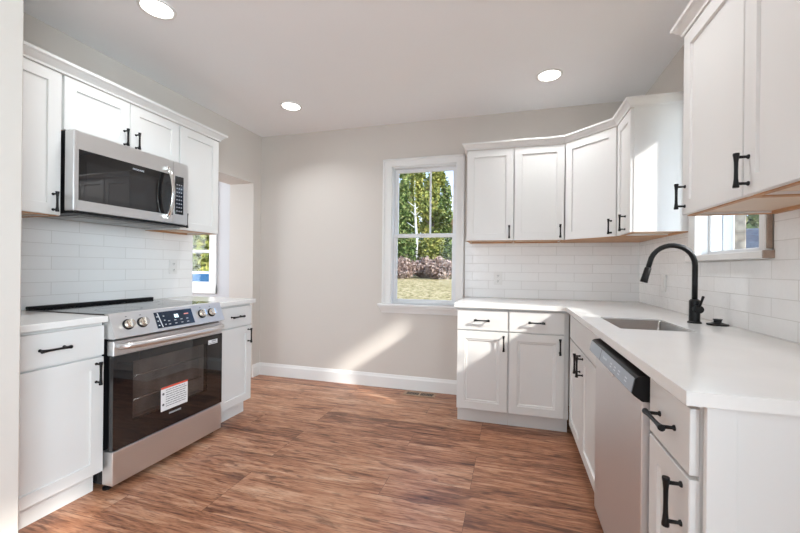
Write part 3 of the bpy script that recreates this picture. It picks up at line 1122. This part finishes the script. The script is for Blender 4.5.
def downlight(label, x, y):
    t = thing('recessed_light', label, 'ceiling light', (x, y, H), 0, 'recessed ceiling lights')
    m = MB()
    n = 32
    m.loops([[(r * math.cos(2 * math.pi * k / n), r * math.sin(2 * math.pi * k / n), z) for k in range(n)]
             for r, z in ((0.092, 0.0), (0.090, -0.006), (0.078, -0.008), (0.074, -0.004))], False, False)
    m.build('trim_ring', TRIM, t)
    MB().lathe((0, 0, -0.004), (0, 0, 1), [(0.076, 0), (0.076, 0.003)], 32).build('lens', LENS, t)
    d = bpy.data.lights.new('downlight', 'AREA')
    d.shape = 'DISK'
    d.size = 0.14
    d.energy = 3.3
    d.spread = math.radians(125)
    d.color = (0.96, 0.98, 1.0)
    o = bpy.data.objects.new('downlight', d)
    COL.objects.link(o)
    o.location = (x, y, H - 0.012)


downlight('round recessed ceiling light nearest the top left of the photo', 0.756, -1.847)
downlight('round recessed ceiling light near the back left corner', 0.764, -0.599)
downlight('round recessed ceiling light in front of the right-hand corner cabinets', 2.892, -0.586)

downlight('unseen recessed ceiling light added over the dishwasher for fill', 2.892, -1.847)  # extra fixture out of view, added to lift the counters and ceiling
downlight('unseen recessed ceiling light added behind the camera on the left for fill', 0.756, -4.6)  # extra fixture out of view, added for fill
downlight('unseen recessed ceiling light added behind the camera on the right for fill', 2.892, -4.6)  # likewise added for fill, out of view

# ------------------------------------------------------------------ outdoors
def gz(x, y):
    s = max(0.0, min(1.0, (y - 5) / 15.0))
    return -0.45 + 1.02 * s * s * (3 - 2 * s) + (0.04 * noise.noise(Vector((x * 0.3, y * 0.3, 0))) if y > 2 else 0)


LAWN = mat('dry_lawn', (0.42, 0.36, 0.15), 0.95, spec=0.1)
t_, b_, N_, L_ = nodes(LAWN)
co = N_('TexCoord')
n1 = N_('TexNoise'); n1.inputs['Scale'].default_value = 5.0; n1.inputs['Detail'].default_value = 8; n1.inputs['Roughness'].default_value = 0.75
L_(co.outputs['Object'], n1.inputs['Vector'])
r_ = N_('ValToRGB')
ramp(r_, [(0.36, (0.16, 0.13, 0.05)), (0.46, (0.42, 0.34, 0.15)), (0.54, (0.64, 0.51, 0.28)), (0.66, (0.80, 0.68, 0.44))])
L_(n1.outputs['Fac'], r_.inputs[0]); L_(r_.outputs[0], b_.inputs['Base Color'])
n2 = N_('TexNoise'); n2.inputs['Scale'].default_value = 25
L_(co.outputs['Object'], n2.inputs['Vector'])
bp = N_('Bump'); bp.inputs['Strength'].default_value = 1.0; bp.inputs['Distance'].default_value = 0.1
L_(n2.outputs['Fac'], bp.inputs['Height']); L_(bp.outputs[0], b_.inputs['Normal'])
bm = bmesh.new()
nx, ny = 50, 40
grid = [[bm.verts.new((-30 + 1.4 * i, -10 + 1.4 * j, gz(-30 + 1.4 * i, -10 + 1.4 * j))) for i in range(nx)] for j in range(ny)]
for j in range(ny - 1):
    for i in range(nx - 1):
        bm.faces.new((grid[j][i], grid[j][i + 1], grid[j + 1][i + 1], grid[j + 1][i])).smooth = True
me = bpy.data.meshes.new('ground'); bm.to_mesh(me); bm.free(); me.materials.append(LAWN)
gd = bpy.data.objects.new('ground', me); COL.objects.link(gd); gd['kind'] = 'structure'


def leaf_mat(name, dark, mid, light):
    m = mat(name, mid, 0.7, spec=0.2)
    t, b, N, L = nodes(m)
    co = N('TexCoord')
    n = N('TexNoise'); n.inputs['Scale'].default_value = 2.3; n.inputs['Detail'].default_value = 6; n.inputs['Roughness'].default_value = 0.8
    L(co.outputs['Object'], n.inputs['Vector'])
    r = N('ValToRGB')
    ramp(r, [(0.36, dark), (0.5, mid), (0.63, light)])
    L(n.outputs['Fac'], r.inputs[0]); L(r.outputs[0], b.inputs['Base Color'])
    return m


L_PINE = leaf_mat('dark_green_leaves', (0.04, 0.075, 0.03), (0.15, 0.22, 0.06), (0.45, 0.45, 0.18))
L_YEL = leaf_mat('yellow_green_leaves', (0.07, 0.10, 0.03), (0.26, 0.29, 0.07), (0.62, 0.54, 0.17))
L_RUST = leaf_mat('autumn_leaves', (0.20, 0.10, 0.04), (0.42, 0.25, 0.12), (0.70, 0.50, 0.30))
L_BRUSH = leaf_mat('dry_brush', (0.16, 0.10, 0.08), (0.42, 0.30, 0.25), (0.68, 0.56, 0.48))
BARK = mottled(mat('bark', (0.16, 0.12, 0.09), 0.9), 6, 0.3)
PALEBARK = mottled(mat('pale_bark', (0.72, 0.72, 0.70), 0.8), 6, 0.15)


def crown_mesh(rng, blobs, n, size):
    """leaf blades scattered through ellipsoid blobs (cx,cy,cz,rx,ry,rz)"""
    V, F = [], []
    wts = [b[3] * b[4] * b[5] for b in blobs]
    for _ in range(n):
        b = rng.choices(blobs, wts)[0]
        d = Vector((rng.gauss(0, 1), rng.gauss(0, 1), rng.gauss(0, 1))).normalized() * (rng.random() ** 0.4)
        p = Vector((b[0] + d.x * b[3], b[1] + d.y * b[4], b[2] + d.z * b[5]))
        u = Vector((rng.gauss(0, 1), rng.gauss(0, 1), rng.gauss(0, 1))).normalized()
        v = u.cross(Vector((rng.gauss(0, 1), rng.gauss(0, 1), rng.gauss(0, 1)))).normalized()
        s = size * rng.uniform(0.5, 1.3)
        i = len(V)
        V += [p - u * s, p - v * s * 0.45, p + u * s, p + v * s * 0.45]
        F.append((i, i + 1, i + 2, i + 3))
    me = bpy.data.meshes.new('foliage')
    me.from_pydata([tuple(v) for v in V], [], F)
    return me


def plant(name, label, cat, group, x, y, blobs, n, size, lm, trunk=None, seed=0, bark=BARK, stems=0):
    rng = random.Random(seed)
    t = thing(name, label, cat, (x, y, gz(x, y) - 0.02), 0, group)
    if trunk:
        h, r = trunk
        m = MB()
        m.tube([(0, 0, -0.1), (0.03 * h, 0, h * 0.35), (0, 0.02 * h, h * 0.7), (0, 0, h)], [r * 1.2, r, r * 0.7, r * 0.2], 10)
        for k in range(7):
            a = rng.uniform(0, 6.28)
            z = h * rng.uniform(0.3, 0.85)
            l_ = min(h * 0.1, r * 6) * rng.uniform(0.6, 1.0)
            m.tube([(0, 0, z), (l_ * math.cos(a), l_ * math.sin(a), z + l_ * 0.7)], [r * 0.4, r * 0.08], 6)
        m.build('trunk', bark, t)
    if stems:
        m = MB()
        for k in range(stems):
            a = rng.uniform(0, 6.28)
            l_ = rng.uniform(0.4, 0.9)
            m.tube([(0.1 * math.cos(a), 0.1 * math.sin(a), -0.05), (l_ * math.cos(a), l_ * math.sin(a), rng.uniform(0.7, 1.5))], [0.02, 0.006], 5)
        m.build('stems', L_BRUSH, t)
    me = crown_mesh(rng, blobs, n, size)
    me.materials.append(lm)
    o = bpy.data.objects.new('foliage', me)
    COL.objects.link(o)
    o.parent = t
    return t


def cone_blobs(h, r, z0=0.6):
    out = []
    for k in range(9):
        u = k / 8
        rr = r * (1 - u * u * 0.8)
        out.append((0.15 * r * math.sin(k * 2.1), 0.15 * r * math.cos(k * 2.1), z0 + (h - z0) * (u * 0.9 + 0.05), rr, rr, (h - z0) / 8))
    return out


def round_blobs(h, r, rng):
    return [(rng.uniform(-.4, .4) * r, rng.uniform(-.4, .4) * r, h * (0.22 + 0.075 * k), r * rng.uniform(.55, .75), r * rng.uniform(.55, .75), h * 0.1) for k in range(10)]


rg = random.Random(11)
TREES = [  # x, y, h, r, kind, label
    (-7.6, 23.4, 8.8, 1.15, 0, 'front-row evergreen beyond the lawn, outside the left edge of the back window'),
    (-5.35, 23.0, 8.4, 1.0, 0, 'front-row dark evergreen beyond the lawn, at the left of the back window'),
    (-3.2, 23.4, 8.3, 0.9, 1, 'front-row yellow-green tree beyond the lawn, mid back window'),
    (-0.7, 22.4, 6.3, 0.7, 2, 'shorter rust-tinged autumn tree at the right edge of the back window'),
    (1.4, 23.6, 7.5, 1.0, 0, 'front-row evergreen hidden behind the right casing of the back window'),
    (-5.75, 27.2, 9.6, 1.25, 1, 'middle-row yellow-green tree left of the back window muntin'),
    (-3.0, 27.6, 8.8, 1.2, 0, 'middle-row evergreen right of the back window muntin'),
    (-7.8, 31.5, 11.0, 1.4, 0, 'far-row tallest evergreen at the left of the back window'),
    (-4.9, 31.5, 10.6, 1.4, 0, 'far-row tall evergreen in the middle of the back window'),
    (-2.0, 31.5, 6.8, 1.3, 1, 'far-row low yellow-green tree under the patch of sky'),
]
for i, (x, y, h, r, k, lb) in enumerate(TREES):
    bl = round_blobs(h, r, rg) if k else cone_blobs(h, r)
    plant(['evergreen_tree', 'leafy_tree', 'autumn_tree'][k], lb, 'tree', 'trees beyond the lawn', x, y, bl, 5200, 0.19,
          [L_PINE, L_YEL, L_RUST][k], (h * 0.93, 0.14), 20 + i)
plant('birch_tree', 'slender pale-trunked tree in front of the evergreens beyond the lawn', 'tree', 'trees beyond the lawn', -4.25, 22.4,
      [(0, 0, 6.6, 0.12, 0.12, 0.9), (0.05, 0.0, 5.6, 0.1, 0.1, 0.6)], 120, 0.10, L_YEL, (7.0, 0.10), 41, PALEBARK)
for i in range(10):
    x = -8.4 + 1.15 * i
    y = 18.0 + 1.15 * (i % 2)
    plant('brush_shrub', 'dry grey-brown shrub in the brush line behind the lawn, seen through the back window', 'shrub', 'shrubs of the brush line', x, y,
          [(0, 0, 0.5, 0.85, 0.45, 0.5), (0.35, 0.1, 0.85, 0.5, 0.4, 0.35), (-0.4, 0, 0.75, 0.45, 0.4, 0.35), (0, 0, 1.1, 0.3, 0.3, 0.3)], 1900, 0.11, L_BRUSH, None, 60 + i, BARK, 9)
for i in range(6):
    x = -8.3 + 1.95 * i
    plant('leafy_bush', 'green leafy bush between the brush line and the trees, seen through the back window', 'shrub', 'green bushes below the trees', x, 20.7 + 0.1 * math.cos(i),
          [(0, 0, 1.3, 0.85, 0.6, 1.0), (0.2, 0, 2.3, 0.6, 0.5, 0.8), (-0.3, 0, 2.0, 0.5, 0.5, 0.7)], 2000, 0.14, L_PINE if i % 2 == 0 else L_YEL, None, 80 + i, BARK, 7)
for i, (x, y, lb) in enumerate(((-12.6, 11.8, 'yellow-green leafy tree behind the parked car'),
                                (-18.2, 13.0, 'yellow-green tree farther left behind the parked car'),
                                (-12.9, 18.0, 'leafy tree to the right behind the parked car'))):
    plant('leafy_tree', lb, 'tree', 'trees behind the parked car', x, y, round_blobs(5.0, 1.9, rg) + [(0, 0, 1.2, 2.0, 1.4, 1.2)], 3600, 0.2, L_YEL, (4.5, 0.15), 100 + i)
for i, (x, y, lb) in enumerate(((11.3, 13.6, 'dark green tree beyond the slate-roofed shed, left one seen through the sink window'),
                                (15.2, 14.4, 'dark green tree beyond the slate-roofed shed, right one seen through the sink window'),
                                (12.0, 19.0, 'tall tree farther behind the slate-roofed shed'))):
    plant('leafy_tree', lb, 'tree', 'trees seen through the sink window', x, y, round_blobs(3.6 + 0.9 * (i == 2), 1.25, rg) + [(0, 0, 0.9, 1.3, 1.2, 0.9)], 3000, 0.18, L_PINE, (3.0, 0.13), 130 + i)

# parked car: bodywork, cabin glass, wheels
CARP = mottled(mat('white_car_paint', (0.82, 0.83, 0.84), 0.2, spec=0.6), 3, 0.01)
CARG = mottled(mat('blue_car_glass', (0.03, 0.10, 0.20), 0.05, spec=0.9), 3, 0.2)
TYRE = mottled(mat('tyre_rubber', (0.02, 0.02, 0.02), 0.8), 10, 0.2)
cx, cy = -6.55, 5.55
t = thing('car', 'white parked car with blue-tinted windows, seen through the side room window', 'car', (cx, cy, gz(cx, cy)), math.radians(38))


def ring(prof, y, k=1.0, dz=0.0):
    return [(x * k, y, z + dz) for x, z in prof]


bodyp = [(-2.2, 0.28), (2.2, 0.28), (2.28, 0.55), (2.15, 0.78), (1.25, 0.92), (-1.7, 0.96), (-2.2, 0.9), (-2.28, 0.55)]
MB().loops([ring(bodyp, -0.86, 0.97), ring(bodyp, -0.80), ring(bodyp, 0.80), ring(bodyp, 0.86, 0.97)]).build('body', CARP, t)
cab = [(-1.85, 0.94), (1.2, 0.90), (0.45, 1.38), (-1.2, 1.38)]
MB().loops([[(x, -0.78 + 0.18 * (z > 1), z) for x, z in cab], [(x, 0.78 - 0.18 * (z > 1), z) for x, z in cab]]).build('windows', CARG, t)
m = MB()
m.loops([[(-1.28, -0.60, 1.37), (0.5, -0.60, 1.37), (0.5, 0.60, 1.37), (-1.28, 0.60, 1.37)], [(-1.0, -0.5, 1.44), (0.25, -0.5, 1.44), (0.25, 0.5, 1.44), (-1.0, 0.5, 1.44)]])
for s in (-1, 1):
    for a, b2 in (((1.2, 0.91), (0.45, 1.39)), ((-0.35, 0.95), (-0.35, 1.39)), ((-1.85, 0.95), (-1.2, 1.39))):
        m.tube([(a[0], s * 0.78, a[1]), (b2[0], s * 0.605, b2[1])], 0.035, 8)
m.build('roof', CARP, t)
for x in (-1.4, 1.4):
    for s in (-1, 1):
        wh = MB().lathe((x, s * 0.72, 0.32), (0, s, 0), [(0.2, 0), (0.32, 0.01), (0.32, 0.17), (0.22, 0.18)], 24).build('wheel', TYRE, t)
        MB().lathe((x, s * 0.88, 0.32), (0, s, 0), [(0.2, 0), (0.17, 0.02), (0.05, 0.025)], 20).build('hubcap', SHINY, wh)

# neighbouring porch and shed to the right
STONE = mat('field_stone', (0.5, 0.45, 0.38), 0.85)
t_, b_, N_, L_ = nodes(STONE)
co = N_('TexCoord'); vo = N_('TexVoronoi'); vo.inputs['Scale'].default_value = 5.5
L_(co.outputs['Object'], vo.inputs['Vector'])
r_ = N_('ValToRGB'); ramp(r_, [(0.1, (0.60, 0.53, 0.44)), (0.5, (0.50, 0.43, 0.35)), (0.75, (0.30, 0.26, 0.22))])
L_(vo.outputs['Distance'], r_.inputs[0]); L_(r_.outputs[0], b_.inputs['Base Color'])
SIDING = mottled(mat('pale_blue_siding', (0.62, 0.68, 0.74), 0.6), 3, 0.04)
SLATE = mottled(mat('slate_roof', (0.10, 0.115, 0.14), 0.7), 8, 0.2)
BLUE = mottled(mat('blue_wall_paint', (0.06, 0.11, 0.18), 0.6), 4, 0.1)
t = thing('porch', 'pale sided porch with white corner posts seen through the sink window', 'porch', (5.75, 3.3, gz(5.75, 3.3)), math.radians(-25))
MB().box(-0.75, 0.12, 0.3, 2.6, 0, 2.9).build('wall', SIDING, t)
MB().box(0.02, 0.16, 0.14, 0.30, 0, 2.9, 0.01).build('post', TRIM, t)
MB().box(-0.42, -0.30, 0.12, 0.26, 0, 2.9, 0.01).build('post', TRIM, t)
MB().box(-0.28, -0.02, 0.26, 0.31, 0.9, 2.5).build('window', BLUE, t)
MB().prism([(0.0, 2.9), (2.8, 2.9), (2.8, 3.0), (1.4, 3.7), (0.0, 3.0)], 'x', -0.85, 0.3).build('roof', SLATE, t)
t = thing('stone_pillar', 'beige field-stone pillar seen through the sink window', 'pillar', (7.12, 5.6, gz(7.12, 5.6)), math.radians(-25))
MB().box(-0.15, 0.11, -0.13, 0.13, 0, 3.2, 0.01).build('shaft', STONE, t)
MB().box(-0.19, 0.15, -0.17, 0.17, 3.2, 3.3, 0.01).build('cap', TRIM, t)
t = thing('shed', 'dark blue shed with a slate roof seen through the sink window', 'shed', (9.45, 9.3, gz(9.45, 9.3)), math.radians(-25))
MB().box(-1.5, 0.1, 0, 2.0, 0, 1.72).build('wall', BLUE, t)
MB().box(0.10, 0.24, -0.06, 0.1, 0, 1.75, 0.01).build('post', TRIM, t)
MB().prism([(-0.2, 1.70), (2.2, 1.70), (1.0, 2.75)], 'x', -1.7, 0.32).build('roof', SLATE, t)
